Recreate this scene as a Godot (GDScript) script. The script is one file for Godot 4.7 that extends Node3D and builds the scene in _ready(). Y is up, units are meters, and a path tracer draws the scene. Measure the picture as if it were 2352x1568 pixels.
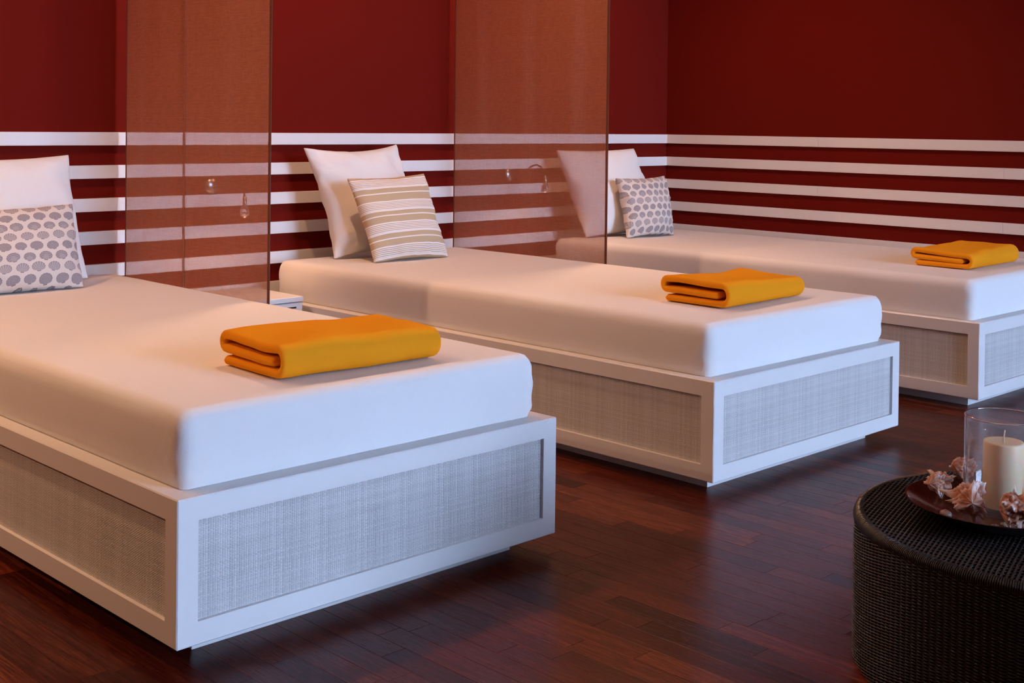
extends Node3D
# Spa relaxation room: three day beds under warm downlights, daylight from a window in the front wall.

const FW := 2352.0
const FH := 1568.0
var rng := RandomNumberGenerator.new()
var noise := FastNoiseLite.new()
var fine := FastNoiseLite.new()
var M := {}
var used := {}

# ---------------------------------------------------------------- helpers
func numbered(called: String) -> String:
	var n: int = used.get(called, 0)
	used[called] = n + 1
	return called if n == 0 else "%s_%03d" % [called, n]

func thing(called: String, label: String, category: String, at := Vector3.ZERO, group := "") -> Node3D:
	var o := Node3D.new()
	o.name = numbered(called)
	add_child(o)
	o.position = at
	tag(o, label, category, group)
	return o

func tag(o: Node, label: String, category: String, group := "") -> void:
	o.set_meta("label", label)
	o.set_meta("category", category)
	if group != "":
		o.set_meta("group", group)

func struct_node(called: String) -> Node3D:
	var o := Node3D.new()
	o.name = called
	add_child(o)
	o.set_meta("kind", "structure")
	return o

func obj(called: String, mesh: Mesh, m: Material, parent: Node = self, at := Vector3.ZERO) -> MeshInstance3D:
	var o := MeshInstance3D.new()
	o.name = numbered(called) if parent == self else called
	o.mesh = mesh
	o.material_override = m
	o.position = at
	parent.add_child(o, true)
	return o

func begin() -> SurfaceTool:
	var st := SurfaceTool.new()
	st.begin(Mesh.PRIMITIVE_TRIANGLES)
	return st

func flat(st: SurfaceTool) -> ArrayMesh:
	st.generate_normals()
	return st.commit()

func smooth(st: SurfaceTool) -> ArrayMesh:
	st.index()
	st.generate_normals()
	return st.commit()

# a triangle whose front looks along n
func tri(st: SurfaceTool, a: Vector3, b: Vector3, c: Vector3, n: Vector3, ua := Vector2.ZERO, ub := Vector2.ZERO, uc := Vector2.ZERO) -> void:
	if (b - a).cross(c - a).dot(n) > 0.0:
		var t := b
		b = c
		c = t
		var tu := ub
		ub = uc
		uc = tu
	st.set_smooth_group(-1)
	st.set_uv(ua)
	st.add_vertex(a)
	st.set_uv(ub)
	st.add_vertex(b)
	st.set_uv(uc)
	st.add_vertex(c)

func uv_of(p: Vector3, n: Vector3) -> Vector2:
	var a := n.abs()
	if a.x >= a.y and a.x >= a.z:
		return Vector2(p.z, -p.y)
	if a.y >= a.z:
		return Vector2(p.x, p.z)
	return Vector2(p.x, -p.y)

func quad(st: SurfaceTool, a: Vector3, b: Vector3, c: Vector3, d: Vector3, n: Vector3, off := Vector2.ZERO) -> void:
	var ua := uv_of(a, n) + off
	var ub := uv_of(b, n) + off
	var uc := uv_of(c, n) + off
	var ud := uv_of(d, n) + off
	tri(st, a, b, c, n, ua, ub, uc)
	tri(st, a, c, d, n, ua, uc, ud)

# box with chamfered edges
func box(st: SurfaceTool, c: Vector3, s: Vector3, b := 0.0015, off := Vector2.ZERO) -> void:
	var h := s * 0.5
	b = minf(b, minf(h.x, minf(h.y, h.z)) * 0.9)
	for ax in 3:
		var u := (ax + 1) % 3
		var v := (ax + 2) % 3
		for sg in [-1.0, 1.0]:
			var n := Vector3.ZERO
			n[ax] = sg
			var q := []
			for k in [[-1, -1], [1, -1], [1, 1], [-1, 1]]:
				var p := Vector3.ZERO
				p[ax] = sg * h[ax]
				p[u] = k[0] * (h[u] - b)
				p[v] = k[1] * (h[v] - b)
				q.append(c + p)
			quad(st, q[0], q[1], q[2], q[3], n, off)
		if b <= 0.0:
			continue
		# edges parallel to ax
		for su in [-1.0, 1.0]:
			for sv in [-1.0, 1.0]:
				var n := Vector3.ZERO
				n[u] = su
				n[v] = sv
				var q := []
				for k in [[0, -1.0], [0, 1.0], [1, 1.0], [1, -1.0]]:
					var p := Vector3.ZERO
					p[ax] = k[1] * (h[ax] - b)
					p[u] = su * (h[u] - (b if k[0] == 1 else 0.0))
					p[v] = sv * (h[v] - (b if k[0] == 0 else 0.0))
					q.append(c + p)
				quad(st, q[0], q[1], q[2], q[3], n, off)
	if b > 0.0:
		for sx in [-1.0, 1.0]:
			for sy in [-1.0, 1.0]:
				for sz in [-1.0, 1.0]:
					var g := Vector3(sx, sy, sz)
					tri(st, c + g * Vector3(h.x, h.y - b, h.z - b), c + g * Vector3(h.x - b, h.y, h.z - b), c + g * Vector3(h.x - b, h.y - b, h.z), g)

func box_mesh(s: Vector3, b := 0.0015) -> ArrayMesh:
	var st := begin()
	box(st, Vector3.ZERO, s, b)
	return flat(st)

# rows of points joined to a smooth sheet; out is a function or a flip flag
func sheet(st: SurfaceTool, rows: Array, flip: bool, uvs = null, close_u := false, cols = null) -> void:
	var nr := rows.size()
	st.set_smooth_group(0)
	for i in nr - 1:
		var r0: PackedVector3Array = rows[i]
		var r1: PackedVector3Array = rows[i + 1]
		var nc := r0.size()
		for j in (nc if close_u else nc - 1):
			var k := (j + 1) % nc
			var order := [[i, j, r0[j]], [i, k, r0[k]], [i + 1, k, r1[k]], [i, j, r0[j]], [i + 1, k, r1[k]], [i + 1, j, r1[j]]]
			if flip:
				order = [order[0], order[2], order[1], order[3], order[5], order[4]]
			for e in order:
				if uvs != null:
					st.set_uv(uvs[e[0]][e[1]])
				else:
					st.set_uv(Vector2(float(e[1]) / nc, float(e[0]) / nr))
				if cols != null:
					st.set_color(cols[e[0]][e[1]])
				st.add_vertex(e[2])

# profile of (radius, height) pairs turned round the y axis
func lathe(profile: Array, seg := 48, wob := 0.0) -> ArrayMesh:
	var st := begin()
	var rows := []
	for p in profile:
		var r := PackedVector3Array()
		for k in seg:
			var a := TAU * k / seg
			var rr: float = p[0] * (1.0 + wob * noise.get_noise_3d(cos(a) * 60, p[1] * 900.0, sin(a) * 60))
			r.append(Vector3(cos(a) * rr, p[1], sin(a) * rr))
		rows.append(r)
	sheet(st, rows, false, null, true)
	return smooth(st)

func tube(path: PackedVector3Array, radius, seg := 8, caps := true) -> ArrayMesh:
	var st := begin()
	var rows := []
	var n := path.size()
	var ref := Vector3.UP
	var t0 := (path[1] - path[0]).normalized()
	if absf(t0.dot(ref)) > 0.9:
		ref = Vector3.RIGHT
	var side := t0.cross(ref).normalized()
	for i in n:
		var t := (path[mini(i + 1, n - 1)] - path[maxi(i - 1, 0)]).normalized()
		side = (side - t * side.dot(t)).normalized()
		var up := side.cross(t)
		var rad: float = radius[i] if radius is Array else radius
		var r := PackedVector3Array()
		for k in seg:
			var a := TAU * k / seg
			r.append(path[i] + (side * cos(a) + up * sin(a)) * rad)
		rows.append(r)
	if caps:
		var a0 := PackedVector3Array()
		var a1 := PackedVector3Array()
		for k in seg:
			a0.append(path[0])
			a1.append(path[n - 1])
		rows.push_front(a0)
		rows.append(a1)
	sheet(st, rows, true, null, true)
	return smooth(st)

func col(r: float, g: float, b: float) -> Color:   # linear base colour
	return Color(r, g, b).linear_to_srgb()

func mat(c: Color, rough := 0.6, spec := 0.5) -> StandardMaterial3D:
	var m := StandardMaterial3D.new()
	m.albedo_color = c
	m.roughness = rough
	m.metallic_specular = spec
	return m

func tex(im: Image) -> ImageTexture:
	return ImageTexture.create_from_image(im)

func bump(m: StandardMaterial3D, t: Texture2D, cm: float) -> void:
	m.heightmap_enabled = true
	m.heightmap_texture = t
	m.heightmap_scale = cm

# ---------------------------------------------------------------- textures
func weave_textures() -> Array:
	# painted basket weave, 40 x 64 strands to a tile of 0.2 m; alpha 0 in the gaps
	var n := 1024
	var pix := PackedByteArray()
	pix.resize(n * n * 4)
	var hgt := PackedByteArray()
	hgt.resize(n * n)
	var nc := 40
	var nr := 64
	var wc := []
	var wr := []
	for i in nc:
		wc.append(rng.randf_range(-0.09, 0.09))
	for i in nr:
		wr.append(rng.randf_range(-0.08, 0.08))
	for y in n:
		var fy := y * nr / float(n)
		var j := int(fy)
		var v: float = fy - j - 0.5 + wr[j] * 0.5
		for x in n:
			var fx := x * nc / float(n)
			var i := int(fx)
			var u: float = fx - i - 0.5 + wc[i] * 0.5
			var over := (i + j) % 2 == 0
			var hu := maxf(0.0, 1.0 - pow(absf(u) / 0.44, 2.5))
			var hv := maxf(0.0, 1.0 - pow(absf(v) / 0.44, 2.5))
			var h := 0.0
			var solid := false
			if over:
				# the upright strand is on top, the other dips
				h = maxf(hu * (0.62 + 0.38 * cos(v * PI)), hv * 0.34)
				solid = absf(u) < 0.40 + wc[i] or absf(v) < 0.42 + wr[j]
			else:
				h = maxf(hv * (0.62 + 0.38 * cos(u * PI)), hu * 0.34)
				solid = absf(v) < 0.41 + wr[j] or absf(u) < 0.42 + wc[i]
			var at := y * n + x
			hgt[at] = int(clampf(h, 0, 1) * 255)
			var g: float = 0.93 + 0.07 * (wc[i] if over else wr[j]) * 8.0
			var b := int(clampf(g, 0, 1) * 255)
			pix[at * 4] = b
			pix[at * 4 + 1] = b
			pix[at * 4 + 2] = b
			pix[at * 4 + 3] = 255 if solid else 0
	return [tex(Image.create_from_data(n, n, false, Image.FORMAT_RGBA8, pix)), tex(Image.create_from_data(n, n, false, Image.FORMAT_L8, hgt))]

func linen_texture() -> ImageTexture:
	# threads of a sheer curtain: uneven cover, slightly uneven tone; a tile is 0.32 m
	var n := 512
	var pix := PackedByteArray()
	pix.resize(n * n * 4)
	var a := []
	var b := []
	for i in n:
		a.append(rng.randf_range(-1, 1))
		b.append(rng.randf_range(-1, 1))
	for y in n:
		for x in n:
			var slub: float = fine.get_noise_2d(x * 0.35, y * 9.0) * 1.1
			var slub2: float = fine.get_noise_2d(x * 9.0 + 500.0, y * 0.35) * 0.8
			var t: float = a[x] * 0.35 + b[y] * 0.5 + slub + slub2
			var al := clampf(0.68 + 0.055 * t, 0.35, 0.95)
			var g := clampf(0.92 + 0.03 * t, 0, 1)
			var at := (y * n + x) * 4
			pix[at] = int(g * 255)
			pix[at + 1] = int(g * 255)
			pix[at + 2] = int(g * 255)
			pix[at + 3] = int(al * 255)
	return tex(Image.create_from_data(n, n, false, Image.FORMAT_RGBA8, pix))

func wood_texture() -> Array:
	# grain running along v; tone in grey, tinted by the plank
	var n := 1024
	var pix := PackedByteArray()
	pix.resize(n * n * 3)
	var rough := PackedByteArray()
	rough.resize(n * n)
	for y in n:
		for x in n:
			var wv := noise.get_noise_2d(x * 0.9, y * 0.13) * 2.2
			var ring := sin((x * 0.055 + wv * 4.0) + noise.get_noise_2d(x * 0.2 + 900, y * 0.05) * 9.0)
			var grain := fine.get_noise_2d(x * 6.0, y * 0.22)
			var pore := fine.get_noise_2d(x * 14.0 + 300.0, y * 0.7)
			var g := 0.78 + 0.09 * ring + 0.16 * grain
			if pore > 0.30:
				g -= 0.22
			g = clampf(g, 0.25, 1.0)
			var at := y * n + x
			pix[at * 3] = int(g * 255)
			pix[at * 3 + 1] = int(clampf(g * g * 1.12, 0, 1) * 255)
			pix[at * 3 + 2] = int(clampf(g * g * 1.10, 0, 1) * 255)
			rough[at] = int(clampf(0.8 + 0.25 * (1.0 - g) + 0.1 * grain, 0, 1) * 255)
	return [tex(Image.create_from_data(n, n, false, Image.FORMAT_RGB8, pix)), tex(Image.create_from_data(n, n, false, Image.FORMAT_L8, rough))]

func noise_texture(freq: float, size := 256, octaves := 3) -> ImageTexture:
	var f := FastNoiseLite.new()
	f.seed = 11
	f.noise_type = FastNoiseLite.TYPE_SIMPLEX
	f.frequency = freq
	f.fractal_octaves = octaves
	return tex(f.get_seamless_image(size, size))

func stripes_texture() -> ImageTexture:
	# tan ticking with white lines, read from the top edge to the bottom edge
	var n := 1024
	var im := Image.create(64, n, false, Image.FORMAT_RGB8)
	var tan_c := col(0.55, 0.41, 0.25)
	var white := col(0.84, 0.80, 0.76)
	im.fill(tan_c)
	var marks := []
	for g in [0.045, 0.335, 0.60, 0.865]:
		for k in 6:
			marks.append([g + k * 0.0185, 0.011])
		marks.append([g - 0.006, 0.016])
		marks.append([g + 0.105, 0.018])
	for l in [0.225, 0.505, 0.775]:
		marks.append([l, 0.014])
	for mk in marks:
		im.fill_rect(Rect2i(0, int(mk[0] * n), 64, int(mk[1] * n)), white)
	return tex(im)

func shells_texture() -> ImageTexture:
	# scallop shells block-printed in grey violet on natural cotton
	var n := 1024
	var im := Image.create(n, n, false, Image.FORMAT_RGB8)
	var ground := col(0.72, 0.64, 0.56)
	im.fill(ground)
	var ink := Color(0.42, 0.39, 0.43)
	var cols := 7
	var rows := 8
	for j in rows + 1:
		for i in cols + 1:
			var c := Vector2((i + (0.5 if j % 2 else 0.0)) * n / cols, (j + 0.35) * n / rows)
			c += Vector2(rng.randf_range(-5, 5), rng.randf_range(-5, 5))
			var turn := rng.randf_range(-0.35, 0.35)
			var style := (i * 3 + j * 5) % 3
			var r := rng.randf_range(48.0, 54.0)
			for y in range(int(c.y - 62), int(c.y + 64)):
				if y < 0 or y >= n:
					continue
				for x in range(int(c.x - 62), int(c.x + 62)):
					if x < 0 or x >= n:
						continue
					var p := (Vector2(x, y) - c).rotated(turn)
					# round fan from the hinge at the bottom
					var q := p - Vector2(0, r * 0.98)
					var ang := atan2(q.x, -q.y)
					var d := q.length()
					var lim := 2.0 * r * pow(maxf(cos(ang), 0.0), 0.72) + sin(ang * 24.0) * 1.5
					var inside := absf(ang) < 1.25 and d < lim
					var hinge := absf(p.x) < r * 0.30 and p.y > r * 0.80 and p.y < r * 1.08
					if not (inside or hinge):
						continue
					var k := 0.42
					if inside:
						var e := lim - d
						if e < 3.5 or absf(ang) > 1.2:
							k = 0.95
						elif style == 0:
							k = 0.55 if sin(ang * 24.0) > 0.1 else 0.28
						elif style == 1:
							k = 0.70 if sin(d * 0.34) > 0.35 and e < r * 0.8 else 0.44
						else:
							k = 0.85 if fine.get_noise_2d(x * 9.0, y * 9.0) > 0.05 else 0.34
						k += fine.get_noise_2d(x * 5.0, y * 5.0) * 0.25
					else:
						k = 0.75
					im.set_pixel(x, y, ground.lerp(ink, clampf(k, 0, 1)))
	return tex(im)

# ---------------------------------------------------------------- materials
func materials() -> void:
	var plaster := noise_texture(0.03, 256, 4)
	M.wall = mat(col(0.140, 0.0068, 0.0032), 0.8, 0.2)
	M.wall.uv1_triplanar = true
	M.wall.uv1_world_triplanar = true
	M.wall.uv1_scale = Vector3(3, 3, 3)
	bump(M.wall, plaster, 0.03)
	M.ceiling = mat(col(0.62, 0.56, 0.52), 0.9, 0.3)
	M.paint = mat(col(0.80, 0.79, 0.775), 0.38, 0.5)
	M.plinth = mat(col(0.70, 0.69, 0.68), 0.5, 0.4)
	var wv := weave_textures()
	M.weave = mat(col(0.80, 0.79, 0.775), 0.55, 0.4)
	M.weave.albedo_texture = wv[0]
	M.weave.transparency = BaseMaterial3D.TRANSPARENCY_ALPHA_SCISSOR
	M.weave.alpha_scissor_threshold = 0.5
	M.weave.uv1_scale = Vector3(5, 5, 5)
	bump(M.weave, wv[1], 0.12)
	M.backing = mat(col(0.22, 0.20, 0.18), 0.9, 0.3)
	var cloth := noise_texture(0.12, 512, 3)
	M.bedsheet = mat(col(0.83, 0.82, 0.81), 0.85, 0.3)
	M.bedsheet.uv1_triplanar = true
	M.bedsheet.uv1_scale = Vector3(6, 6, 6)
	bump(M.bedsheet, cloth, 0.02)
	M.pillow = mat(col(0.82, 0.80, 0.76), 0.85, 0.3)
	M.pillow.uv1_triplanar = true
	M.pillow.uv1_scale = Vector3(6, 6, 6)
	bump(M.pillow, cloth, 0.03)
	M.stripes = mat(Color.WHITE, 0.85, 0.3)
	M.stripes.albedo_texture = stripes_texture()
	M.shells = mat(Color.WHITE, 0.9, 0.3)
	M.shells.albedo_texture = shells_texture()
	M.fleece = mat(col(0.97, 0.36, 0.014), 1.0, 0.15)
	M.fleece.rim_enabled = true
	M.fleece.rim = 1.0
	M.fleece.rim_tint = 1.0
	M.fleece.uv1_triplanar = true
	M.fleece.uv1_scale = Vector3(7, 7, 7)
	bump(M.fleece, noise_texture(0.35, 512, 2), 0.10)
	M.curtain = mat(col(0.62, 0.25, 0.155), 0.9, 0.2)
	M.curtain.albedo_texture = linen_texture()
	M.curtain.transparency = BaseMaterial3D.TRANSPARENCY_ALPHA
	M.curtain.backlight_enabled = true
	M.curtain.backlight = Color(0.75, 0.75, 0.75)
	M.hem = mat(col(0.16, 0.065, 0.042), 0.9, 0.2)
	M.chrome = mat(col(0.60, 0.58, 0.56), 0.3, 0.6)
	M.chrome.metallic = 1.0
	M.dark_metal = mat(col(0.16, 0.13, 0.11), 0.35, 0.5)
	M.dark_metal.metallic = 1.0
	M.crystal = mat(Color(1, 1, 1, 0.05), 0.02, 0.5)
	M.crystal.refraction_enabled = true
	M.crystal.refraction_scale = 0.05
	M.crystal.transparency = BaseMaterial3D.TRANSPARENCY_ALPHA
	var wd := wood_texture()
	M.planks = []
	for c in [[0.165, 0.034, 0.0125], [0.125, 0.024, 0.0090], [0.215, 0.050, 0.019], [0.090, 0.0165, 0.0085], [0.150, 0.029, 0.0105], [0.27, 0.070, 0.027]]:
		var m := mat(col(c[0], c[1], c[2]), 0.34, 0.26)
		m.albedo_texture = wd[0]
		m.roughness_texture = wd[1]
		m.uv1_scale = Vector3(3.2, 1.0, 1)
		M.planks.append(m)
	M.subfloor = mat(col(0.012, 0.006, 0.004), 0.9, 0.2)
	M.rattan = mat(col(0.017, 0.011, 0.0095), 0.32, 0.55)
	M.rattan_core = mat(col(0.008, 0.006, 0.005), 0.9, 0.2)
	M.bowl = mat(col(0.045, 0.011, 0.007), 0.12, 0.5)
	M.bowl_outside = mat(col(0.012, 0.009, 0.009), 0.45, 0.4)
	M.glass = mat(Color(1, 1, 1, 0.04), 0.0, 0.5)
	M.glass.transparency = BaseMaterial3D.TRANSPARENCY_ALPHA
	M.wax = mat(col(0.80, 0.66, 0.43), 0.45, 0.5)
	M.wax.subsurf_scatter_enabled = true
	M.wax.subsurf_scatter_strength = 0.6
	M.wick = mat(col(0.72, 0.66, 0.55), 0.9, 0.2)
	M.shell = mat(Color.WHITE, 0.6, 0.4)
	M.shell.vertex_color_use_as_albedo = true
	M.slot = mat(col(0.03, 0.025, 0.025), 0.8, 0.3)
	M.bulb = mat(Color(1, 0.9, 0.75), 0.5, 0.3)
	M.bulb.emission_enabled = true
	M.bulb.emission = WARM
	M.bulb.emission_energy_multiplier = 4.0
	M.pane = mat(Color(1, 1, 1, 0.03), 0.0, 0.5)
	M.pane.transparency = BaseMaterial3D.TRANSPARENCY_ALPHA

var WARM := col(1.0, 0.55, 0.30)
const LAMPS := [[-4.0, 0.85, 4.6], [-2.15, 0.85, 2.9], [-0.43, 0.85, 2.15], [1.12, 0.85, 2.4]]

# ---------------------------------------------------------------- main
func _ready() -> void:
	rng.seed = 7
	noise.seed = 3
	noise.noise_type = FastNoiseLite.TYPE_SIMPLEX
	noise.frequency = 0.01
	noise.fractal_octaves = 3
	fine.seed = 5
	fine.noise_type = FastNoiseLite.TYPE_SIMPLEX
	fine.frequency = 0.03
	fine.fractal_octaves = 2
	# camera: level shift lens
	var cam := Camera3D.new()
	cam.name = "camera"
	var ya := deg_to_rad(44.4097)
	var pi_ := deg_to_rad(-0.7034)
	var ro := deg_to_rad(0.684)
	var fwd := Vector3(sin(ya) * cos(pi_), sin(pi_), -cos(ya) * cos(pi_))
	var rt := Vector3(cos(ya), 0, sin(ya))
	var up := rt.cross(fwd)
	var r2 := rt * cos(ro) + up * sin(ro)
	var u2 := up * cos(ro) - rt * sin(ro)
	cam.transform = Transform3D(Basis(r2, u2, -fwd), Vector3(-2.7592, 0.9714, 4.1557))
	cam.projection = Camera3D.PROJECTION_FRUSTUM
	cam.near = 0.05
	cam.far = 60.0
	cam.size = 0.05 * FH / 2928.586
	cam.frustum_offset = Vector2(0, -0.05 * (784.0 - 319.229) / 2928.586)
	add_child(cam)
	cam.current = true
	# overcast daylight
	var we := WorldEnvironment.new()
	we.name = "world"
	var env := Environment.new()
	env.background_mode = Environment.BG_SKY
	var sky := Sky.new()
	var sm := ProceduralSkyMaterial.new()
	sm.sky_top_color = col(0.46, 0.63, 0.97)
	sm.sky_horizon_color = col(0.48, 0.64, 0.96)
	sm.ground_bottom_color = col(0.26, 0.33, 0.46)
	sm.ground_horizon_color = col(0.34, 0.44, 0.64)
	sm.sun_angle_max = 1.0
	sky.sky_material = sm
	env.sky = sky
	env.background_energy_multiplier = 35.0
	env.tonemap_mode = Environment.TONE_MAPPER_LINEAR
	env.tonemap_exposure = 1.0
	env.sdfgi_enabled = true
	env.ssao_enabled = true
	env.ssil_enabled = true
	we.environment = env
	add_child(we)
	materials()
	room()
	floor_planks()
	rails()
	downlights()
	beds()
	curtains()
	nightstand()
	wall_lamps()
	pillows()
	blankets()
	pouf()

const XR := 2.432      # right wall
const XL := -6.0
const ZF := 10.5        # front wall with the window
const HC := 2.45
const ZN := 2.7        # the low ceiling over the beds ends here
const HH := 4.2        # hall ceiling
func wall_box(called: String, lo: Vector3, hi: Vector3, m: Material) -> void:
	var o := obj(called, box_mesh(hi - lo, 0.0), m, self, (lo + hi) * 0.5)
	o.set_meta("kind", "structure")

func room() -> void:
	wall_box("wall_back", Vector3(XL - 0.2, -0.1, -0.2), Vector3(XR + 0.2, HC, 0), M.wall)
	wall_box("wall_right", Vector3(XR, -0.1, 0), Vector3(XR + 0.2, HH, ZF), M.wall)
	wall_box("wall_left", Vector3(XL - 0.2, -0.1, 0), Vector3(XL, HH, ZF), M.wall)
	# low ceiling over the beds, a fascia at its end, the higher ceiling of the hall beyond
	var cs := begin()
	var cw := XR - XL + 0.4
	var cx := (XL + XR) * 0.5
	box(cs, Vector3(cx, HC + 0.1, ZN * 0.5 - 0.1), Vector3(cw, 0.2, ZN + 0.2), 0.0)
	box(cs, Vector3(cx, (HC + HH) * 0.5 + 0.1, ZN - 0.1), Vector3(cw, HH - HC - 0.2, 0.2), 0.0)
	box(cs, Vector3(cx, HH + 0.1, (ZN + ZF) * 0.5), Vector3(cw, 0.2, ZF - ZN + 0.4), 0.0)
	var ceil_o := obj("ceiling", flat(cs), M.ceiling)
	ceil_o.set_meta("kind", "structure")
	# front wall behind the camera with the window opening
	var x0 := -0.4
	var x1 := 2.35
	var y0 := 0.15
	var y1 := 3.95
	var st := begin()
	for b in [[XL - 0.2, -0.1, x0, HH], [x1, -0.1, XR + 0.2, HH], [x0, -0.1, x1, y0], [x0, y1, x1, HH]]:
		box(st, Vector3((b[0] + b[2]) * 0.5, (b[1] + b[3]) * 0.5, ZF + 0.1), Vector3(b[2] - b[0], b[3] - b[1], 0.2), 0.0)
	var fwall := obj("wall_front", flat(st), M.wall)
	fwall.set_meta("kind", "structure")
	var win := struct_node("window_1")
	win.position = Vector3((x0 + x1) * 0.5, (y0 + y1) * 0.5, ZF + 0.1)
	var w := x1 - x0
	var h := y1 - y0
	for s in [-1, 1]:
		obj("window_frame", box_mesh(Vector3(0.06, h, 0.07), 0.003), M.paint, win, Vector3(s * (w * 0.5 - 0.03), 0, 0))
		obj("window_frame", box_mesh(Vector3(w - 0.12, 0.06, 0.07), 0.003), M.paint, win, Vector3(0, s * (h * 0.5 - 0.03), 0))
		obj("window_pane", box_mesh(Vector3(w * 0.5 - 0.085, h - 0.12, 0.004), 0.0), M.pane, win, Vector3(s * (w * 0.25 - 0.017), 0, 0))
	obj("window_mullion", box_mesh(Vector3(0.05, h - 0.12, 0.06), 0.003), M.paint, win)

func floor_planks() -> void:
	var fl := struct_node("floor")
	var st := begin()
	box(st, Vector3((XL + XR) * 0.5, -0.06, ZF * 0.5), Vector3(XR - XL, 0.1, ZF), 0.0)
	obj("subfloor", flat(st), M.subfloor, fl)
	# strips 55 mm wide along z; those seen largest are planks of their own
	var pw := 0.0552
	var list := []
	var nx := int((XR - XL) / pw)
	for i in nx:
		var x := XL + (i + 0.5) * pw
		var z := -rng.randf() * 0.5
		while z < ZF:
			var l := rng.randf_range(0.32, 0.62)
			var z0 := maxf(z, 0.0)
			var z1 := minf(z + l, ZF)
			var tone: int = rng.randi() % 6
			if tone >= 5 and rng.randf() < 0.5:
				tone = 0
			if z1 - z0 > 0.02:
				list.append([x, z0, z1, tone, rng.randf() * 4.0, rng.randf() * 4.0, 0.0])
			z += l
	# size in the picture: nearer to the camera counts more; hidden or outside counts nothing
	var eye := Vector3(-2.7592, 0.9714, 4.1557)
	var fw := Vector3(sin(deg_to_rad(44.41)), 0, -cos(deg_to_rad(44.41)))
	var rt := Vector3(cos(deg_to_rad(44.41)), 0, sin(deg_to_rad(44.41)))
	for p in list:
		var c := Vector3(p[0], 0, (p[1] + p[2]) * 0.5)
		var d := c - eye
		var dep := d.dot(fw)
		if dep < 0.3:
			continue
		var sx := 1176.0 + 2928.6 * d.dot(rt) / dep
		var sy := 319.0 + 2928.6 * 0.9714 / dep
		if sx < -60 or sx > 2400 or sy > 1640:
			continue
		# under the beds
		var under := false
		for bx in BEDX:
			if p[0] > bx + 0.06 and p[0] < bx + 0.90 and c.z < 2.0:
				under = true
		if under or c.z < 0.9 or p[0] > 1.5:
			continue
		p[6] = (p[2] - p[1]) / (dep * dep)
	list.sort_custom(func(a, b): return a[6] > b[6])
	var rest := {}
	for k in list.size():
		var p: Array = list[k]
		var l: float = p[2] - p[1] - 0.0006
		var s := Vector3(pw - 0.0006, 0.009, l)
		var off := Vector2(p[4], p[5])
		if k < 300 and p[6] > 0.0:
			var ps := begin()
			box(ps, Vector3.ZERO, s, 0.0004, off)
			obj("plank", flat(ps), M.planks[p[3]], fl, Vector3(p[0], -0.0045, (p[1] + p[2]) * 0.5))
		else:
			if not rest.has(p[3]):
				rest[p[3]] = begin()
			box(rest[p[3]], Vector3(p[0], -0.0045, (p[1] + p[2]) * 0.5), s, 0.0, off)
	var am := ArrayMesh.new()
	for t in rest:
		rest[t].generate_normals()
		am = rest[t].commit(am)
	var o := MeshInstance3D.new()
	o.name = "further_planks"
	o.mesh = am
	var si := 0
	for t in rest:
		o.set_surface_override_material(si, M.planks[t])
		si += 1
	o.set_meta("kind", "stuff")
	fl.add_child(o)

const RAIL_TOPS := [0.924, 0.8095, 0.6955, 0.5814, 0.467, 0.3527, 0.2385]
const RAIL_H := 0.0455
const RAIL_T := 0.016
func rails() -> void:
	var n := 1
	for k in RAIL_TOPS.size():
		var y: float = RAIL_TOPS[k] - RAIL_H * 0.5
		# back wall
		var tr := struct_node("trim_%d" % n)
		n += 1
		var cuts := [-4.6]
		var x := -3.99 if k % 2 == 0 else -3.76
		while x < XR - 0.3:
			cuts.append(x)
			x += 1.78
		cuts.append(XR)
		for i in cuts.size() - 1:
			var l: float = cuts[i + 1] - cuts[i]
			obj("board", box_mesh(Vector3(l - 0.0004, RAIL_H, RAIL_T), 0.001), M.paint, tr, Vector3((cuts[i] + cuts[i + 1]) * 0.5, y, RAIL_T * 0.5))
		# right wall
		tr = struct_node("trim_%d" % n)
		n += 1
		cuts = [RAIL_T, 0.91, 2.69, 4.2] if k % 2 == 0 else [RAIL_T, 1.80, 3.58, 4.2]
		for i in cuts.size() - 1:
			var l: float = cuts[i + 1] - cuts[i]
			obj("board", box_mesh(Vector3(RAIL_T, RAIL_H, l - 0.0006), 0.001), M.paint, tr, Vector3(XR - RAIL_T * 0.5, y, (cuts[i] + cuts[i + 1]) * 0.5))

func downlights() -> void:
	var names := ["recessed ceiling downlight furthest to the left", "recessed ceiling downlight left of the left bed", "recessed ceiling downlight above the nightstand", "recessed ceiling downlight between the middle and right beds"]
	for k in LAMPS.size():
		var L: Array = LAMPS[k]
		var t := thing("ceiling_light", names[k], "ceiling light", Vector3(L[0], HC, L[1]), "ceiling downlights")
		obj("ring", lathe([[0.040, -0.001], [0.056, -0.001], [0.056, -0.005], [0.050, -0.008], [0.040, -0.004], [0.040, -0.001]], 32), M.paint, t)
		obj("bulb", lathe([[0.0, -0.003], [0.036, -0.003], [0.034, -0.005], [0.0, -0.006]], 24), M.bulb, t)
		var s := SpotLight3D.new()
		s.name = "light"
		s.light_color = WARM
		s.light_energy = L[2]
		s.light_size = 0.035
		s.spot_angle = 75.0
		s.spot_angle_attenuation = 0.6
		s.spot_range = 8.0
		s.spot_attenuation = 2.0
		s.shadow_enabled = true
		s.position = Vector3(0, -0.012, 0)
		s.rotation_degrees = Vector3(-90, 0, 0)
		t.add_child(s)

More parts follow.
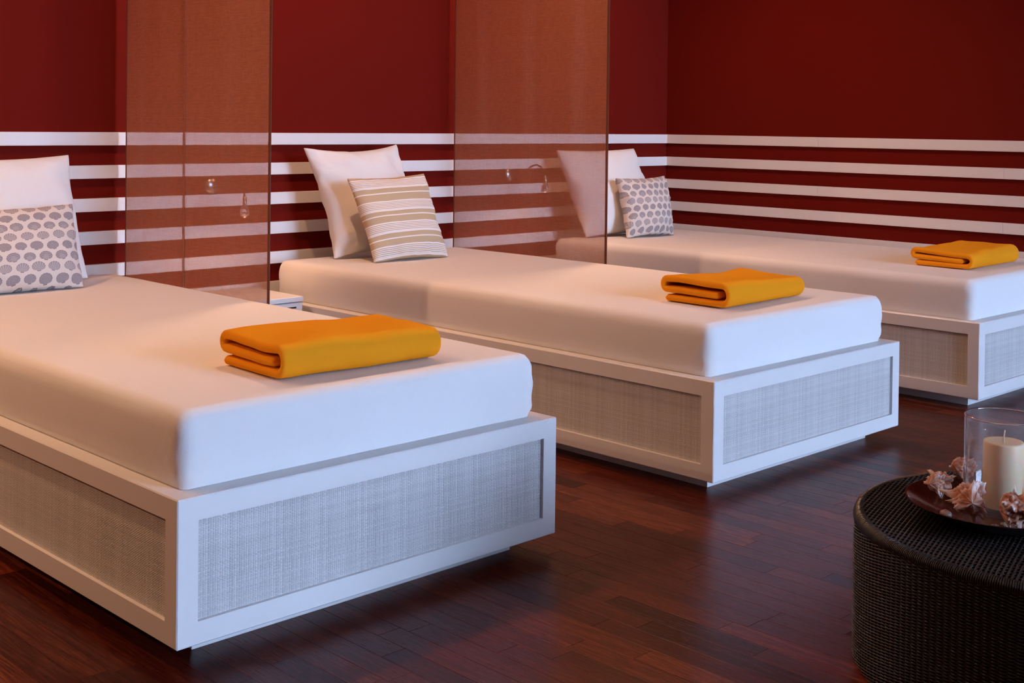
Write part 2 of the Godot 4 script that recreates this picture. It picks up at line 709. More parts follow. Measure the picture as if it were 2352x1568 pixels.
# ---------------------------------------------------------------- beds
const BEDX := [-1.6168, -0.0607, 1.4479]
const BW := 0.9614
const BZ0 := 0.07
const BZ1 := 2.165
const BY0 := 0.0395
const BY1 := 0.3045
const RIM := 0.042
func frame_mesh() -> ArrayMesh:
	# chamfered box whose four sides hold recessed openings; origin at the middle of the floor under it
	var st := begin()
	var hx := BW * 0.5
	var hz := (BZ1 - BZ0) * 0.5
	var b := 0.0022
	var dep := 0.011
	var yl := BY0
	var yh := BY1
	# top and bottom
	for e in [[yh, 1.0], [yl, -1.0]]:
		quad(st, Vector3(-hx + b, e[0], -hz + b), Vector3(hx - b, e[0], -hz + b), Vector3(hx - b, e[0], hz - b), Vector3(-hx + b, e[0], hz - b), Vector3(0, e[1], 0))
	for side in 4:
		var out: Vector3 = [Vector3(1, 0, 0), Vector3(-1, 0, 0), Vector3(0, 0, 1), Vector3(0, 0, -1)][side]
		var al := Vector3(0, 0, 1) if side < 2 else Vector3(1, 0, 0)
		var d := hx if side < 2 else hz
		var hl := hz if side < 2 else hx
		var P := func(u: float, y: float, o: float) -> Vector3: return out * (d - o) + al * u + Vector3(0, y, 0)
		var ua := [-hl + b, -hl + RIM, hl - RIM, hl - b]
		var ya := [yl + b, yl + RIM, yh - RIM, yh - b]
		for i in 3:
			for j in 3:
				if i == 1 and j == 1:
					continue
				quad(st, P.call(ua[i], ya[j], 0.0), P.call(ua[i + 1], ya[j], 0.0), P.call(ua[i + 1], ya[j + 1], 0.0), P.call(ua[i], ya[j + 1], 0.0), out)
		# reveals
		quad(st, P.call(ua[1], ya[1], 0.0), P.call(ua[2], ya[1], 0.0), P.call(ua[2], ya[1], dep + 0.006), P.call(ua[1], ya[1], dep + 0.006), Vector3.UP)
		quad(st, P.call(ua[1], ya[2], 0.0), P.call(ua[2], ya[2], 0.0), P.call(ua[2], ya[2], dep + 0.006), P.call(ua[1], ya[2], dep + 0.006), Vector3.DOWN)
		quad(st, P.call(ua[1], ya[1], 0.0), P.call(ua[1], ya[2], 0.0), P.call(ua[1], ya[2], dep + 0.006), P.call(ua[1], ya[1], dep + 0.006), al)
		quad(st, P.call(ua[2], ya[1], 0.0), P.call(ua[2], ya[2], 0.0), P.call(ua[2], ya[2], dep + 0.006), P.call(ua[2], ya[1], dep + 0.006), -al)
		# chamfers at the top, the bottom and one end
		quad(st, P.call(ua[0], yh - b, 0.0), P.call(ua[3], yh - b, 0.0), P.call(ua[3], yh, b), P.call(ua[0], yh, b), out + Vector3.UP)
		quad(st, P.call(ua[0], yl + b, 0.0), P.call(ua[3], yl + b, 0.0), P.call(ua[3], yl, b), P.call(ua[0], yl, b), out - Vector3.UP)
		if side < 2:
			for s in [-1.0, 1.0]:
				var x: float = out.x
				quad(st, Vector3(x * hx, yl + b, s * (hz - b)), Vector3(x * hx, yh - b, s * (hz - b)), Vector3(x * (hx - b), yh - b, s * hz), Vector3(x * (hx - b), yl + b, s * hz), Vector3(x, 0, s))
				for e in [[yh, 1.0], [yl, -1.0]]:
					tri(st, Vector3(x * hx, e[0] - e[1] * b, s * (hz - b)), Vector3(x * (hx - b), e[0] - e[1] * b, s * hz), Vector3(x * (hx - b), e[0], s * (hz - b)), Vector3(x, e[1], s))
	return flat(st)

func mattress_mesh(w: float, h: float, l: float, sd: int) -> ArrayMesh:
	var st := begin()
	var hw := Vector3(w, h, l) * 0.5
	var rad := Vector3(0.024, 0.034, 0.024)
	var inner := hw - rad
	var seg := [56, 18, 120]
	for ax in 3:
		var u := (ax + 1) % 3
		var v := (ax + 2) % 3
		for sg in [-1.0, 1.0]:
			if ax == 1 and sg < 0:
				continue
			var rows := []
			var uvs := []
			for i in seg[u] + 1:
				var r := PackedVector3Array()
				var ur := []
				for j in seg[v] + 1:
					var p := Vector3.ZERO
					p[ax] = sg * hw[ax]
					p[u] = lerpf(-hw[u], hw[u], float(i) / seg[u])
					p[v] = lerpf(-hw[v], hw[v], float(j) / seg[v])
					var q := p.clamp(-inner, inner)
					var n := p - q
					# round the long edges, keep the bottom square
					if p.y < 0:
						q.y = p.y
						n.y = 0.0
					n = (n / rad).normalized()
					var g := q + n * rad
					var t := (g.y + hw.y) / h
					var belly := sin(clampf(t, 0, 1) * PI) * 0.004 - maxf(0.0, 0.12 - t) * 0.05
					g += Vector3(n.x, 0, n.z) * belly
					# crown of the top
					if n.y > 0.5:
						g.y += 0.007 * (1.0 - pow(absf(g.x) / hw.x, 4.0)) * (1.0 - pow(absf(g.z) / hw.z, 4.0))
						g.y += noise.get_noise_3d(g.x * 220 + sd * 50.0, 0, g.z * 160) * 0.0016
					# pulls of the fitted sheet at the corners
					var dc := Vector2(hw.x - absf(g.x), hw.z - absf(g.z)).length()
					var fall := exp(-dc * dc / 0.006)
					var wr := sin((g.y * 60.0 + (absf(g.x) + absf(g.z)) * 110.0) * 1.7 + noise.get_noise_3d(g.x * 300, g.y * 300, g.z * 300 + sd * 31.0) * 4.0)
					g += Vector3(n.x, 0, n.z) * wr * 0.0015 * fall
					if n.y < 0.4:
						g += Vector3(n.x, 0, n.z) * noise.get_noise_3d(g.x * 260 + sd * 13.0, g.y * 130, g.z * 260) * 0.0014
					r.append(g)
					ur.append(Vector2(g.x + g.y, g.z))
				rows.append(r)
				uvs.append(ur)
			sheet(st, rows, sg < 0, uvs)
	return smooth(st)

func beds() -> void:
	var fm := frame_mesh()
	var pl := box_mesh(Vector3(BW - 0.146, 0.045, BZ1 - BZ0 - 0.146), 0.001)
	var cx := BW * 0.5
	var cz := (BZ0 + BZ1) * 0.5
	var hz := (BZ1 - BZ0) * 0.5
	var labels := ["white day bed with woven cane panels nearest the left edge of the photo", "middle white day bed between the two sheer brown curtains", "white day bed against the right wall beside the long white rails"]
	var mlabels := ["white sheeted mattress on the left day bed under the shell print cushion", "white sheeted mattress on the middle day bed under the striped cushion", "white sheeted mattress on the day bed along the right wall"]
	var long_panel := box_mesh(Vector3(0.003, BY1 - BY0 - RIM * 2, BZ1 - BZ0 - RIM * 2), 0.0)
	var short_panel := box_mesh(Vector3(BW - RIM * 2, BY1 - BY0 - RIM * 2, 0.003), 0.0)
	var py := (BY0 + BY1) * 0.5
	for k in 3:
		var t := thing("day_bed", labels[k], "bed", Vector3(BEDX[k] + cx, 0, cz), "day beds along the back wall")
		obj("bed_frame", fm, M.paint, t)
		obj("plinth", pl, M.plinth, t, Vector3(0, 0.0225, 0))
		for s in [-1.0, 1.0]:
			var a := obj("woven_panel", long_panel, M.weave, t, Vector3(s * (cx - 0.0105), py, 0))
			obj("panel_backing", long_panel, M.backing, a, Vector3(-s * 0.0055, 0, 0))
			var b := obj("woven_panel", short_panel, M.weave, t, Vector3(0, py, s * (hz - 0.0105)))
			obj("panel_backing", short_panel, M.backing, b, Vector3(0, 0, -s * 0.0055))
		var mh := 0.446 - BY1
		var z0 := 0.118
		var z1 := BZ1 - 0.041
		var mm := obj("mattress", mattress_mesh(BW - 0.062, mh, z1 - z0, k), M.bedsheet, self, Vector3(BEDX[k] + cx, BY1 + mh * 0.5 + 0.0005, (z0 + z1) * 0.5))
		tag(mm, mlabels[k], "mattress", "white mattresses on the day beds")

# ---------------------------------------------------------------- curtains
func curtains() -> void:
	var data := [[-0.62, 0.058, 0.949, "sheer brown curtain panel between the left and middle beds"], [0.93, 0.031, 0.918, "sheer brown curtain panel between the middle and right beds"]]
	for k in 2:
		var D: Array = data[k]
		var xc: float = D[0]
		var z0: float = D[1]
		var z1: float = D[2]
		var t := thing("sheer_curtain", D[3], "curtain", Vector3(xc, 0, (z0 + z1) * 0.5), "sheer curtain panels")
		var ytop := HC - 0.03
		var ybot := 0.36
		# plan of the cloth, with one narrow overlapping pleat
		var plan := []
		var zp: float = lerpf(z0, z1, 0.41) if k == 0 else lerpf(z0, z1, 0.50)
		var run := 0.0
		var n := 60
		for i in n + 1:
			var z := lerpf(z0 + 0.006, z1 - 0.010, float(i) / n)
			plan.append(Vector2(0.0, z))
			if k == 0 and i < n and z <= zp and lerpf(z0 + 0.006, z1 - 0.010, float(i + 1) / n) > zp:
				plan.append(Vector2(0.0, zp + 0.030))
				plan.append(Vector2(0.003, zp + 0.034))
				plan.append(Vector2(0.005, zp + 0.030))
				plan.append(Vector2(0.005, zp + 0.002))
				plan.append(Vector2(0.007, zp - 0.001))
				plan.append(Vector2(0.009, zp + 0.003))
				plan.append(Vector2(0.006, zp + 0.036))
		# keep z rising after the pleat
		var clean := []
		for q in plan:
			if k == 0 and q.x == 0.0 and q.y > zp and q.y < zp + 0.037 and clean.size() > 0 and clean[-1].x > 0.0:
				continue
			clean.append(q)
		var rows := []
		var uvs := []
		var ny := 40
		for j in ny + 1:
			var y := lerpf(ytop, ybot, float(j) / ny)
			var r := PackedVector3Array()
			var ur := []
			run = 0.0
			for i in clean.size():
				if i > 0:
					run += (clean[i] - clean[i - 1]).length()
				var z: float = clean[i].y
				var e := minf(z - z0, z1 - z) / 0.12
				var wave := (sin(z * 21.0 + k * 2.0 + 0.3) * 0.006 + sin(z * 47.0 + 1.0 + k) * 0.003) * clampf(e, 0.0, 1.0)
				wave += noise.get_noise_3d(z * 200, y * 40, k * 90.0) * 0.004
				r.append(Vector3(clean[i].x + wave, y, z - (z0 + z1) * 0.5))
				ur.append(Vector2(run / 0.32, y / 0.32))
			rows.append(r)
			uvs.append(ur)
		var st := begin()
		sheet(st, rows, false, uvs)
		obj("curtain_panel", smooth(st), M.curtain, t)
		for e in [z0 + 0.003, z1 - 0.006]:
			var w := 0.006 if e < 0.5 else 0.012
			obj("side_hem", box_mesh(Vector3(0.003, ytop - ybot, w), 0.0008), M.hem, t, Vector3(0, (ytop + ybot) * 0.5, e - (z0 + z1) * 0.5))
		obj("bottom_rod", box_mesh(Vector3(0.006, 0.016, z1 - z0 - 0.004), 0.002), M.hem, t, Vector3(0, ybot, 0))
		obj("ceiling_track", box_mesh(Vector3(0.03, 0.03, z1 - z0 + 0.04), 0.002), M.paint, t, Vector3(0, HC - 0.015, 0))

# ---------------------------------------------------------------- nightstand
func nightstand() -> void:
	var t := thing("nightstand", "low white nightstand on the floor behind the left curtain", "nightstand", Vector3(-0.325, 0, 0.19))
	var w := 0.48
	var d := 0.345
	obj("body", box_mesh(Vector3(w, 0.323, d - 0.02), 0.0015), M.paint, t, Vector3(0, 0.1615, -0.008))
	obj("top", box_mesh(Vector3(w, 0.018, d), 0.0015), M.paint, t, Vector3(0, 0.332, 0.002))
	var dr := obj("drawer_front", box_mesh(Vector3(w - 0.006, 0.20, 0.018), 0.0015), M.paint, t, Vector3(0, 0.220, d * 0.5 - 0.009))
	obj("pull_slot", box_mesh(Vector3(0.26, 0.006, 0.003), 0.0005), M.slot, dr, Vector3(0.08, 0.083, 0.0085))
	obj("lower_front", box_mesh(Vector3(w - 0.006, 0.10, 0.018), 0.0015), M.paint, t, Vector3(0, 0.065, d * 0.5 - 0.009))

# ---------------------------------------------------------------- reading lamps
func wall_lamps() -> void:
	var spots := [[-0.254, 0.727, 0.0, "chrome gooseneck reading lamp seen through the left curtain"], [1.284, 0.737, 0.0, "chrome gooseneck reading lamp seen through the right curtain"]]
	for k in 2:
		var t := thing("reading_lamp", spots[k][3], "wall lamp", Vector3(spots[k][0], spots[k][1], 0.0), "gooseneck reading lamps")
		var st := begin()
		var prof := [[0.0, 0.0], [0.029, 0.0], [0.029, 0.016], [0.026, 0.021], [0.0, 0.023]]
		var base := obj("wall_plate", lathe(prof, 32), M.chrome, t)
		base.rotation_degrees = Vector3(90, 0, 0)
		var pts := PackedVector3Array()
		var cv := Curve3D.new()
		var key := [Vector3(0, -0.006, 0.02), Vector3(0, -0.004, 0.06), Vector3(0, 0.010, 0.10), Vector3(0, 0.042, 0.15), Vector3(0, 0.053, 0.185), Vector3(0, 0.040, 0.222), Vector3(0, 0.0, 0.242)]
		if k == 0:
			key = [Vector3(0, -0.006, 0.02), Vector3(0, -0.004, 0.06), Vector3(0, 0.004, 0.10), Vector3(0, 0.020, 0.15), Vector3(0, 0.024, 0.19), Vector3(0, 0.010, 0.225), Vector3(0, -0.035, 0.238)]
		for i in key.size():
			var tan_v: Vector3 = (key[mini(i + 1, key.size() - 1)] - key[maxi(i - 1, 0)]) * 0.17
			cv.add_point(key[i], -tan_v, tan_v)
		for i in 41:
			pts.append(cv.sample_baked(cv.get_baked_length() * i / 40.0))
		obj("gooseneck", tube(pts, 0.0035, 10), M.dark_metal, t)
		var tip: Vector3 = key[-1]
		var hd := obj("lamp_head", lathe([[0.0, 0.006], [0.007, 0.006], [0.007, -0.014], [0.009, -0.022], [0.0, -0.022]], 24), M.chrome, t, tip)
		obj("glass_drop", lathe([[0.0, -0.018], [0.008, -0.022], [0.013, -0.036], [0.0175, -0.050], [0.017, -0.058], [0.011, -0.064], [0.0, -0.066]], 32), M.crystal, hd)
		obj("led", lathe([[0.0, -0.0665], [0.004, -0.0665], [0.004, -0.0680], [0.0, -0.0682]], 16), M.bulb, hd)
		var s := SpotLight3D.new()
		s.name = "light"
		s.light_color = WARM
		s.light_energy = 0.045
		s.light_size = 0.008
		s.spot_angle = 80.0
		s.spot_angle_attenuation = 0.4
		s.spot_range = 6.0
		s.spot_attenuation = 2.0
		s.shadow_enabled = true
		s.position = tip + Vector3(0, -0.072, 0)
		s.rotation_degrees = Vector3(-90, 0, 0)
		t.add_child(s)

# ---------------------------------------------------------------- pillows
func pillow(called: String, label: String, group: String, c: Array, th: float, m: Material, pinch: float, sd: float, back := 0.7, wrinkle := 1.0) -> void:
	var n := 44
	var ym := 0.4545
	var mid: Vector3 = (c[0] + c[1] + c[2] + c[3]) * 0.25
	var nrm: Vector3 = (c[1] - c[0]).cross(c[3] - c[0]).normalized()
	if nrm.z < 0:
		nrm = -nrm
	var base := Vector3(mid.x, ym, mid.z)
	var st := begin()
	for face in 2:
		var rows := []
		var uvs := []
		for i in n + 1:
			var r := PackedVector3Array()
			var ur := []
			for j in n + 1:
				# denser towards the edges
				var a := sin(lerpf(-1.0, 1.0, float(j) / n) * PI * 0.5)
				var b := sin(lerpf(-1.0, 1.0, float(i) / n) * PI * 0.5)
				var aa := a * (1.0 - pinch * (1.0 - b * b))
				var bb := b * (1.0 - pinch * (1.0 - a * a))
				var u := aa * 0.5 + 0.5
				var v := bb * 0.5 + 0.5
				var p: Vector3 = (c[0] as Vector3).lerp(c[1], u).lerp((c[3] as Vector3).lerp(c[2], u), v)
				var full := pow(maxf(0.0, (1.0 - a * a) * (1.0 - b * b)), 0.40)
				var t := th * full
				# folds running in from seams and corners
				var rim := clampf(1.0 - absf(full - 0.45) * 2.2, 0.0, 1.0)
				var ed := maxf(absf(a), absf(b))
				var f1 := noise.get_noise_3d(a * 160 + sd * 77.0, b * 70, face * 90.0) * 0.016
				var f2 := noise.get_noise_3d(a * 60 + 400 + sd * 31.0, b * 190, face * 50.0) * 0.016
				t += (f1 * absf(b) + f2 * absf(a)) * rim * wrinkle
				t += noise.get_noise_3d(a * 60 + sd * 9.0, b * 60, 7.0) * 0.010 * full * wrinkle
				var sag := v * v * 0.25
				t *= 1.0 + sag
				p += nrm * t * (1.0 if face == 0 else -back)
				if p.y < ym:
					p.y = ym + (p.y - ym) * 0.04 + 0.001
				r.append(p - base)
				ur.append(Vector2(a * 0.5 + 0.5, b * 0.5 + 0.5))
			rows.append(r)
			uvs.append(ur)
		sheet(st, rows, face == 1, uvs)
	var o := obj(called, smooth(st), m, self, base)
	tag(o, label, "cushion", group)

func pillows() -> void:
	var V := func(x, y, z): return Vector3(x, y, z)
	var g1 := "large white pillows against the back wall"
	var g2 := "small patterned cushions"
	# left bed
	pillow("white_pillow", "large white pillow behind the shell cushion on the left bed", g1, [V.call(-1.40, 0.835, 0.13), V.call(-0.865, 0.850, 0.135), V.call(-0.852, 0.452, 0.255), V.call(-1.39, 0.452, 0.25)], 0.085, M.pillow, 0.06, 1.0)
	pillow("shell_cushion", "shell printed cushion at the left edge of the photo", g2, [V.call(-1.315, 0.688, 0.345), V.call(-0.945, 0.702, 0.335), V.call(-0.962, 0.452, 0.452), V.call(-1.33, 0.452, 0.46)], 0.062, M.shells, 0.05, 2.0)
	# middle bed
	pillow("white_pillow", "large white pillow behind the striped cushion on the middle bed", g1, [V.call(0.070, 0.868, 0.135), V.call(0.522, 0.880, 0.135), V.call(0.575, 0.452, 0.285), V.call(0.125, 0.452, 0.262)], 0.078, M.pillow, 0.11, 3.0, 0.7, 1.8)
	pillow("striped_cushion", "tan and white striped cushion on the middle bed", g2, [V.call(0.128, 0.758, 0.333), V.call(0.495, 0.770, 0.340), V.call(0.505, 0.452, 0.480), V.call(0.156, 0.452, 0.466)], 0.055, M.stripes, 0.06, 4.0)
	# right bed
	pillow("white_pillow", "large white pillow half behind the right curtain", g1, [V.call(1.475, 0.85, 0.125), V.call(2.02, 0.856, 0.125), V.call(2.06, 0.452, 0.235), V.call(1.575, 0.452, 0.225)], 0.085, M.pillow, 0.045, 5.0)
	pillow("shell_cushion", "shell printed cushion in the corner on the right bed", g2, [V.call(1.695, 0.724, 0.295), V.call(2.03, 0.730, 0.31), V.call(2.01, 0.452, 0.388), V.call(1.695, 0.452, 0.368)], 0.062, M.shells, 0.07, 6.0, 0.7, 1.6)

# ---------------------------------------------------------------- folded blankets
func blanket_mesh(length: float, depth: float, sd: float) -> ArrayMesh:
	# cloth folded to a G: bottom layer, front fold, top layer, back fold, middle layer; swept along x
	var th := 0.0195
	var line := []
	var lay := [0.0100, 0.0320, 0.0585]
	for i in 13:
		line.append(Vector2(lerpf(0.012, depth - 0.030, i / 12.0), lay[0]))
	var r1: float = (lay[2] - lay[0]) * 0.5
	for i in range(1, 10):
		var a := -PI * 0.5 + PI * i / 10.0
		line.append(Vector2(depth - 0.030 + cos(a) * r1 * 0.95, (lay[0] + lay[2]) * 0.5 + sin(a) * r1))
	for i in 15:
		line.append(Vector2(lerpf(depth - 0.030, 0.008, i / 14.0), lay[2]))
	var r2: float = (lay[2] - lay[1]) * 0.5
	for i in range(1, 8):
		var a := PI * 0.5 + PI * i / 8.0
		line.append(Vector2(0.008 + cos(a) * r2, (lay[1] + lay[2]) * 0.5 + sin(a) * r2))
	for i in 12:
		line.append(Vector2(lerpf(0.012, depth - 0.046, i / 11.0), lay[1]))
	var xs := []
	for e in [0.0, 0.0012, 0.003, 0.006, 0.010]:
		xs.append(-length * 0.5 + e)
	for i in range(1, 34):
		xs.append(lerpf(-length * 0.5 + 0.010, length * 0.5 - 0.010, i / 34.0))
	for e in [0.010, 0.006, 0.003, 0.0012, 0.0]:
		xs.append(length * 0.5 - e)
	var ns := xs.size() - 1
	var st := begin()
	var rows := []
	var np := line.size()
	for s in ns + 1:
		var x: float = xs[s]
		var tt: float = th * sqrt(clampf(1.0 - pow(1.0 - clampf((length * 0.5 - absf(x)) / 0.009, 0.0, 1.0), 2.0), 0.02, 1.0))
		var pts := []
		for i in np:
			var q: Vector2 = line[i]
			var frac: float = q.y / lay[2]
			# uneven loft of the pile
			q.y += noise.get_noise_3d(x * 260 + sd * 70, q.x * 240, 0) * 0.010 * frac
			q.y += 0.006 * sin((x / length + 0.5) * PI + sd) * frac * frac
			q.x += noise.get_noise_3d(x * 160 + sd * 30, q.y * 200, 60) * 0.010
			pts.append(q)
		var left := []
		var right := []
		for i in np:
			var tn: Vector2 = (pts[mini(i + 1, np - 1)] - pts[maxi(i - 1, 0)]).normalized()
			var nn := Vector2(-tn.y, tn.x) * tt * 0.5
			left.append(pts[i] + nn)
			right.append(pts[i] - nn)
		var ring := []
		ring.append_array(left)
		# round free end
		var te: Vector2 = (pts[np - 1] - pts[np - 2]).normalized()
		ring.append(pts[np - 1] + te * tt * 0.45)
		right.reverse()
		ring.append_array(right)
		var tb: Vector2 = (pts[0] - pts[1]).normalized()
		ring.append(pts[0] + tb * tt * 0.45)
		var r := PackedVector3Array()
		var edge := float(mini(s, ns - s))
		for q in ring:
			r.append(Vector3(x, maxf(q.y, 0.0008), q.x - depth * 0.5))
		rows.append(r)
	sheet(st, rows, false, null, true)
	# ends, slightly domed
	for e in [0, ns]:
		var ring: PackedVector3Array = rows[e]
		var poly := PackedVector2Array()
		for p in ring:
			poly.append(Vector2(p.z, p.y))
		var idx := Geometry2D.triangulate_polygon(poly)
		var nx := Vector3(-1 if e == 0 else 1, 0, 0)
		for i in range(0, idx.size(), 3):
			tri(st, ring[idx[i]], ring[idx[i + 1]], ring[idx[i + 2]], nx)
	st.index()
	st.generate_normals()
	return st.commit()

func blankets() -> void:
	var g := "folded orange blankets at the foot of the beds"
	var D := [[-1.105, 1.925, -1.0, 0.0, "folded orange fleece blanket on the left bed, largest in view"], [0.405, 1.895, 1.5, 2.0, "folded orange fleece blanket on the middle bed"], [1.93, 1.885, 1.5, 4.0, "folded orange fleece blanket on the bed by the right wall"]]
	for d in D:
		var o := obj("folded_blanket", blanket_mesh(0.41, 0.235, d[3]), M.fleece, self, Vector3(d[0], 0.4530, d[1]))
		o.rotation_degrees.y = d[2]
		tag(o, d[4], "blanket", g)

# ---------------------------------------------------------------- pouf with bowl
func pouf() -> void:
	var cx := -0.462
	var cz := 3.234
	var R := 0.365
	var t := thing("rattan_pouf", "round dark brown woven rattan pouf at the right edge", "pouf", Vector3(cx, 0, cz))
	obj("core", lathe([[0.0, 0.004], [R - 0.006, 0.004], [R - 0.006, 0.256], [R - 0.012, 0.262], [0.0, 0.2625]], 96), M.rattan_core, t)
	# side: rings of strand running in and out of upright stakes
	var stakes := 172
	var sub := 4
	var n := stakes * sub
	var st := begin()
	var rows := []
	for i in n + 1:
		var a := TAU * i / n
		var rr := R - 0.0022 + 0.0021 * cos(PI * i / sub)
		var c := Vector3(cos(a) * rr, 0, sin(a) * rr)
		var o := Vector3(cos(a), 0, sin(a))
		rows.append(PackedVector3Array([c + o * 0.0013, c + Vector3.UP * 0.00125, c - o * 0.0013, c - Vector3.UP * 0.00125]))
	sheet(st, rows, true, null, true)
	var ring := smooth(st)
	var mm := MultiMesh.new()
	mm.transform_format = MultiMesh.TRANSFORM_3D
	mm.mesh = ring
	var count := 97
	mm.instance_count = count
	for k in count:
		mm.set_instance_transform(k, Transform3D(Basis(Vector3.UP, (TAU / stakes) * (k % 2)), Vector3(0, 0.0035 + k * 0.00262, 0)))
	var mi := MultiMeshInstance3D.new()
	mi.name = "side_weave"
	mi.multimesh = mm
	mi.material_override = M.rattan
	mi.set_meta("kind", "stuff")
	t.add_child(mi)
	# top: strands along x over stakes along z
	st = begin()
	var pz := 0.0042
	var px := 0.0146
	var RT := R - 0.008
	var k := 0
	var z := -RT + 0.004
	while z < RT:
		var half := sqrt(maxf(0.0, RT * RT - z * z))
		var m := int(half * 2.0 / (px / 4.0))
		if m >= 3:
			rows = []
			for i in m + 1:
				var x := -half + 2.0 * half * i / m
				var y := 0.2672 + 0.0019 * cos(PI * x / px + PI * (k % 2))
				var c := Vector3(x, y, z)
				rows.append(PackedVector3Array([c + Vector3(0, 0.0014, 0), c + Vector3(0, 0, 0.0019), c - Vector3(0, 0.0014, 0), c - Vector3(0, 0, 0.0019)]))
			sheet(st, rows, false, null, true)
		z += pz
		k += 1
	var tw := obj("top_weave", smooth(st), M.rattan, t)
	tw.set_meta("kind", "stuff")
	# rim: strands wrapped over the edge
	st = begin()
	rows = []
	for i in 9:
		var a := lerpf(-0.5, 2.0, i / 8.0)
		var c := Vector3(R - 0.012 + 0.012 * cos(a), 0.2565 + 0.0125 * sin(a), 0)
		var o := Vector3(cos(a), sin(a), 0)
		rows.append(PackedVector3Array([c + o * 0.0015, c + Vector3(0, 0, 0.0018), c - o * 0.0015, c - Vector3(0, 0, 0.0018)]))
	sheet(st, rows, false, null, true)
	var arc := smooth(st)
	mm = MultiMesh.new()
	mm.transform_format = MultiMesh.TRANSFORM_3D
	mm.mesh = arc
	mm.instance_count = 600
	for i in 600:
		mm.set_instance_transform(i, Transform3D(Basis(Vector3.UP, TAU * i / 600.0), Vector3(0, rng.randf_range(-0.0004, 0.0004), 0)))
	mi = MultiMeshInstance3D.new()
	mi.name = "wrapped_rim"
	mi.multimesh = mm
	mi.material_override = M.rattan
	mi.set_meta("kind", "stuff")
	t.add_child(mi)
	# bowl
	var top := 0.2708
	var bc := Vector3(-0.531, top, 3.146)
	var BR := 0.165
	var bowl := thing("lacquer_bowl", "shallow dark brown lacquered bowl on the rattan pouf", "bowl", bc)
	var inner := [[BR - 0.0005, 0.0345], [BR - 0.0025, 0.0352], [BR - 0.004, 0.0345]]
	for i in 14:
		var s := i / 13.0
		var r := lerpf(BR - 0.005, 0.0, s)
		inner.append([r, 0.0035 + 0.0305 * pow(clampf((r - 0.07) / (BR - 0.075), 0, 1), 1.7)])
	obj("inside", lathe(inner, 96), M.bowl, bowl)
	var outer := [[0.0, 0.0], [0.075, 0.0]]
	for i in 12:
		var s := (i + 1) / 12.0
		var r := lerpf(0.075, BR, s)
		outer.append([r, 0.034 * pow(s, 1.6)])
	obj("outside", lathe(outer, 96), M.bowl_outside, bowl)
	# glass and candle
	var gc := Vector3(-0.486, top + 0.0042, 3.129)
	var GR := 0.068
	var GH := 0.172
	var vase := obj("hurricane_glass", lathe([[0.0, 0.0], [GR - 0.004, 0.0], [GR, 0.004], [GR, GH - 0.001], [GR - 0.0012, GH], [GR - 0.0025, GH - 0.001], [GR - 0.0025, 0.010], [GR - 0.006, 0.007], [0.0, 0.007]], 96), M.glass, self, gc)
	obj("glass_rim", lathe([[GR - 0.0030, GH], [GR - 0.0012, GH + 0.0018], [GR + 0.0004, GH], [GR - 0.0012, GH - 0.0018], [GR - 0.0030, GH]], 96), M.crystal, vase)
	tag(vase, "clear glass cylinder holding the candle in the bowl", "candle holder")
	var cd := thing("pillar_candle", "unlit cream pillar candle inside the glass cylinder", "candle", gc + Vector3(0, 0.0075, 0))
	obj("wax", lathe([[0.0, 0.0], [0.0345, 0.0], [0.0355, 0.001], [0.0355, 0.116], [0.034, 0.1195], [0.030, 0.1185], [0.010, 0.1165], [0.0, 0.116]], 64), M.wax, cd)
	obj("wick", tube(PackedVector3Array([Vector3(0, 0.114, 0), Vector3(0.0002, 0.125, 0), Vector3(0.001, 0.132, 0.0005), Vector3(0.0025, 0.139, 0.001)]), 0.0014, 8), M.wick, cd)
	murex(bc)

func murex_mesh(sz: float, sd: int) -> ArrayMesh:
	# spiny whorled shell: body tapering to both ends with rows of leafy fronds
	var st := begin()
	var nu := 84
	var nv := 60
	var rows := []
	var cols := []
	for i in nv + 1:
		var v := float(i) / nv
		var r := PackedVector3Array()
		var c := []
		for j in nu:
			var a := TAU * j / nu
			var body := pow(sin(PI * pow(v, 0.8)), 0.75) * (0.44 + 0.10 * sin(v * 9.0))
			var tw := a * 3.0 + v * 4.0
			var rib := pow(maxf(0.0, cos(tw)), 6.0)
			var spike := pow(maxf(0.0, sin(v * 26.0 + sd + noise.get_noise_2d(j * 30.0, sd * 50.0))), 3.0)
			var rough := noise.get_noise_3d(cos(a) * 170 + sd * 60, v * 420, sin(a) * 170)
			var sp := rib * spike * (0.75 + 0.9 * noise.get_noise_2d(i * 70.0 + sd * 11.0, j * 50.0))
			var rr := body * (1.0 + 0.30 * rib + rough * 0.30) + sp * 0.30 * sin(PI * v)
			r.append(Vector3(cos(a) * rr, (v - 0.5) * 1.25, sin(a) * rr) * sz)
			var k := clampf(sp * 1.7 + rib * 0.25 + rough * 0.7, 0, 1)
			var under := Color(0.40, 0.13, 0.06).lerp(Color(0.55, 0.26, 0.17), clampf(rough + 0.5, 0, 1))
			c.append(under.lerp(Color(0.86, 0.76, 0.70), k))
		rows.append(r)
		cols.append(c)
	sheet(st, rows, true, null, true, cols)
	return smooth(st)

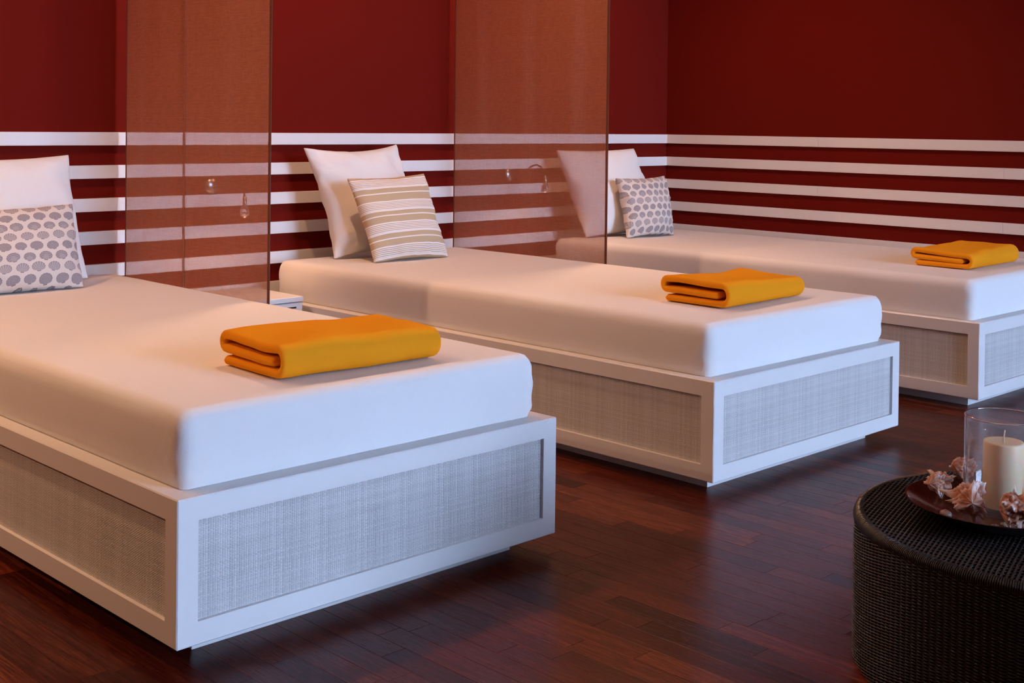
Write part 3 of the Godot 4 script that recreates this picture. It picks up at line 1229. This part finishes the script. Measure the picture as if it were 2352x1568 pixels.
func snail_mesh(sz: float) -> ArrayMesh:
	# small turban shell: a tube coiled in a rising spiral
	var path := PackedVector3Array()
	var rad := []
	for i in 49:
		var s := i / 48.0
		var a := s * TAU * 2.6
		var g := pow(1.0 - s, 1.2)
		path.append(Vector3(cos(a) * 0.55 * g, 0.45 + 0.75 * s, sin(a) * 0.55 * g) * sz)
		rad.append((0.06 + 0.46 * g) * sz)
	return tube(path, rad, 12)

func murex(bc: Vector3) -> void:
	var g := "spiny sea shells in the bowl"
	var D := [
		[Vector3(-0.640, 0.056, 3.140), 0.056, Vector3(62, 20, 75), "spiny pink and white sea shell at the front of the bowl"],
		[Vector3(-0.622, 0.056, 3.222), 0.056, Vector3(70, 80, 60), "spiny pink and white sea shell at the right edge of the photo"],
		[Vector3(-0.560, 0.050, 3.040), 0.040, Vector3(80, -30, 70), "brown rough sea shell at the back of the bowl left of the glass"],
		[Vector3(-0.448, 0.056, 3.032), 0.040, Vector3(60, -60, 50), "pale rough sea shell seen through the glass cylinder"]]
	for k in D.size():
		var d: Array = D[k]
		var o := obj("sea_shell", murex_mesh(d[1], k * 3 + 1), M.shell, self, Vector3(d[0].x, bc.y + d[0].y, d[0].z))
		o.rotation_degrees = d[2]
		tag(o, d[3], "shell", g)
	var sm := mat(col(0.26, 0.17, 0.13), 0.4, 0.5)
	var sm2 := mat(col(0.33, 0.27, 0.27), 0.4, 0.5)
	var S := [[-0.578, 3.190, 0.010, "small grey snail shell touching the front spiny shell"], [-0.592, 3.180, 0.010, "small brown snail shell between the two spiny shells"], [-0.640, 3.186, 0.009, "small brown snail shell at the front rim of the bowl"], [-0.570, 3.205, 0.008, "smallest snail shell next to the glass cylinder"], [-0.672, 3.112, 0.011, "speckled brown snail shell under the front spiny shell"]]
	for k in S.size():
		var s: Array = S[k]
		var rr := Vector2(s[0] - bc.x, s[1] - bc.z).length()
		var y := 0.0045 + 0.0305 * pow(clampf((rr - 0.07) / 0.09, 0, 1), 1.7)
		var o := obj("snail_shell", snail_mesh(s[2]), sm2 if k == 0 else sm, self, Vector3(s[0], bc.y + y, s[1]))
		o.rotation_degrees = Vector3(0, k * 70.0, 0)
		tag(o, s[3], "shell", "small snail shells in the bowl")
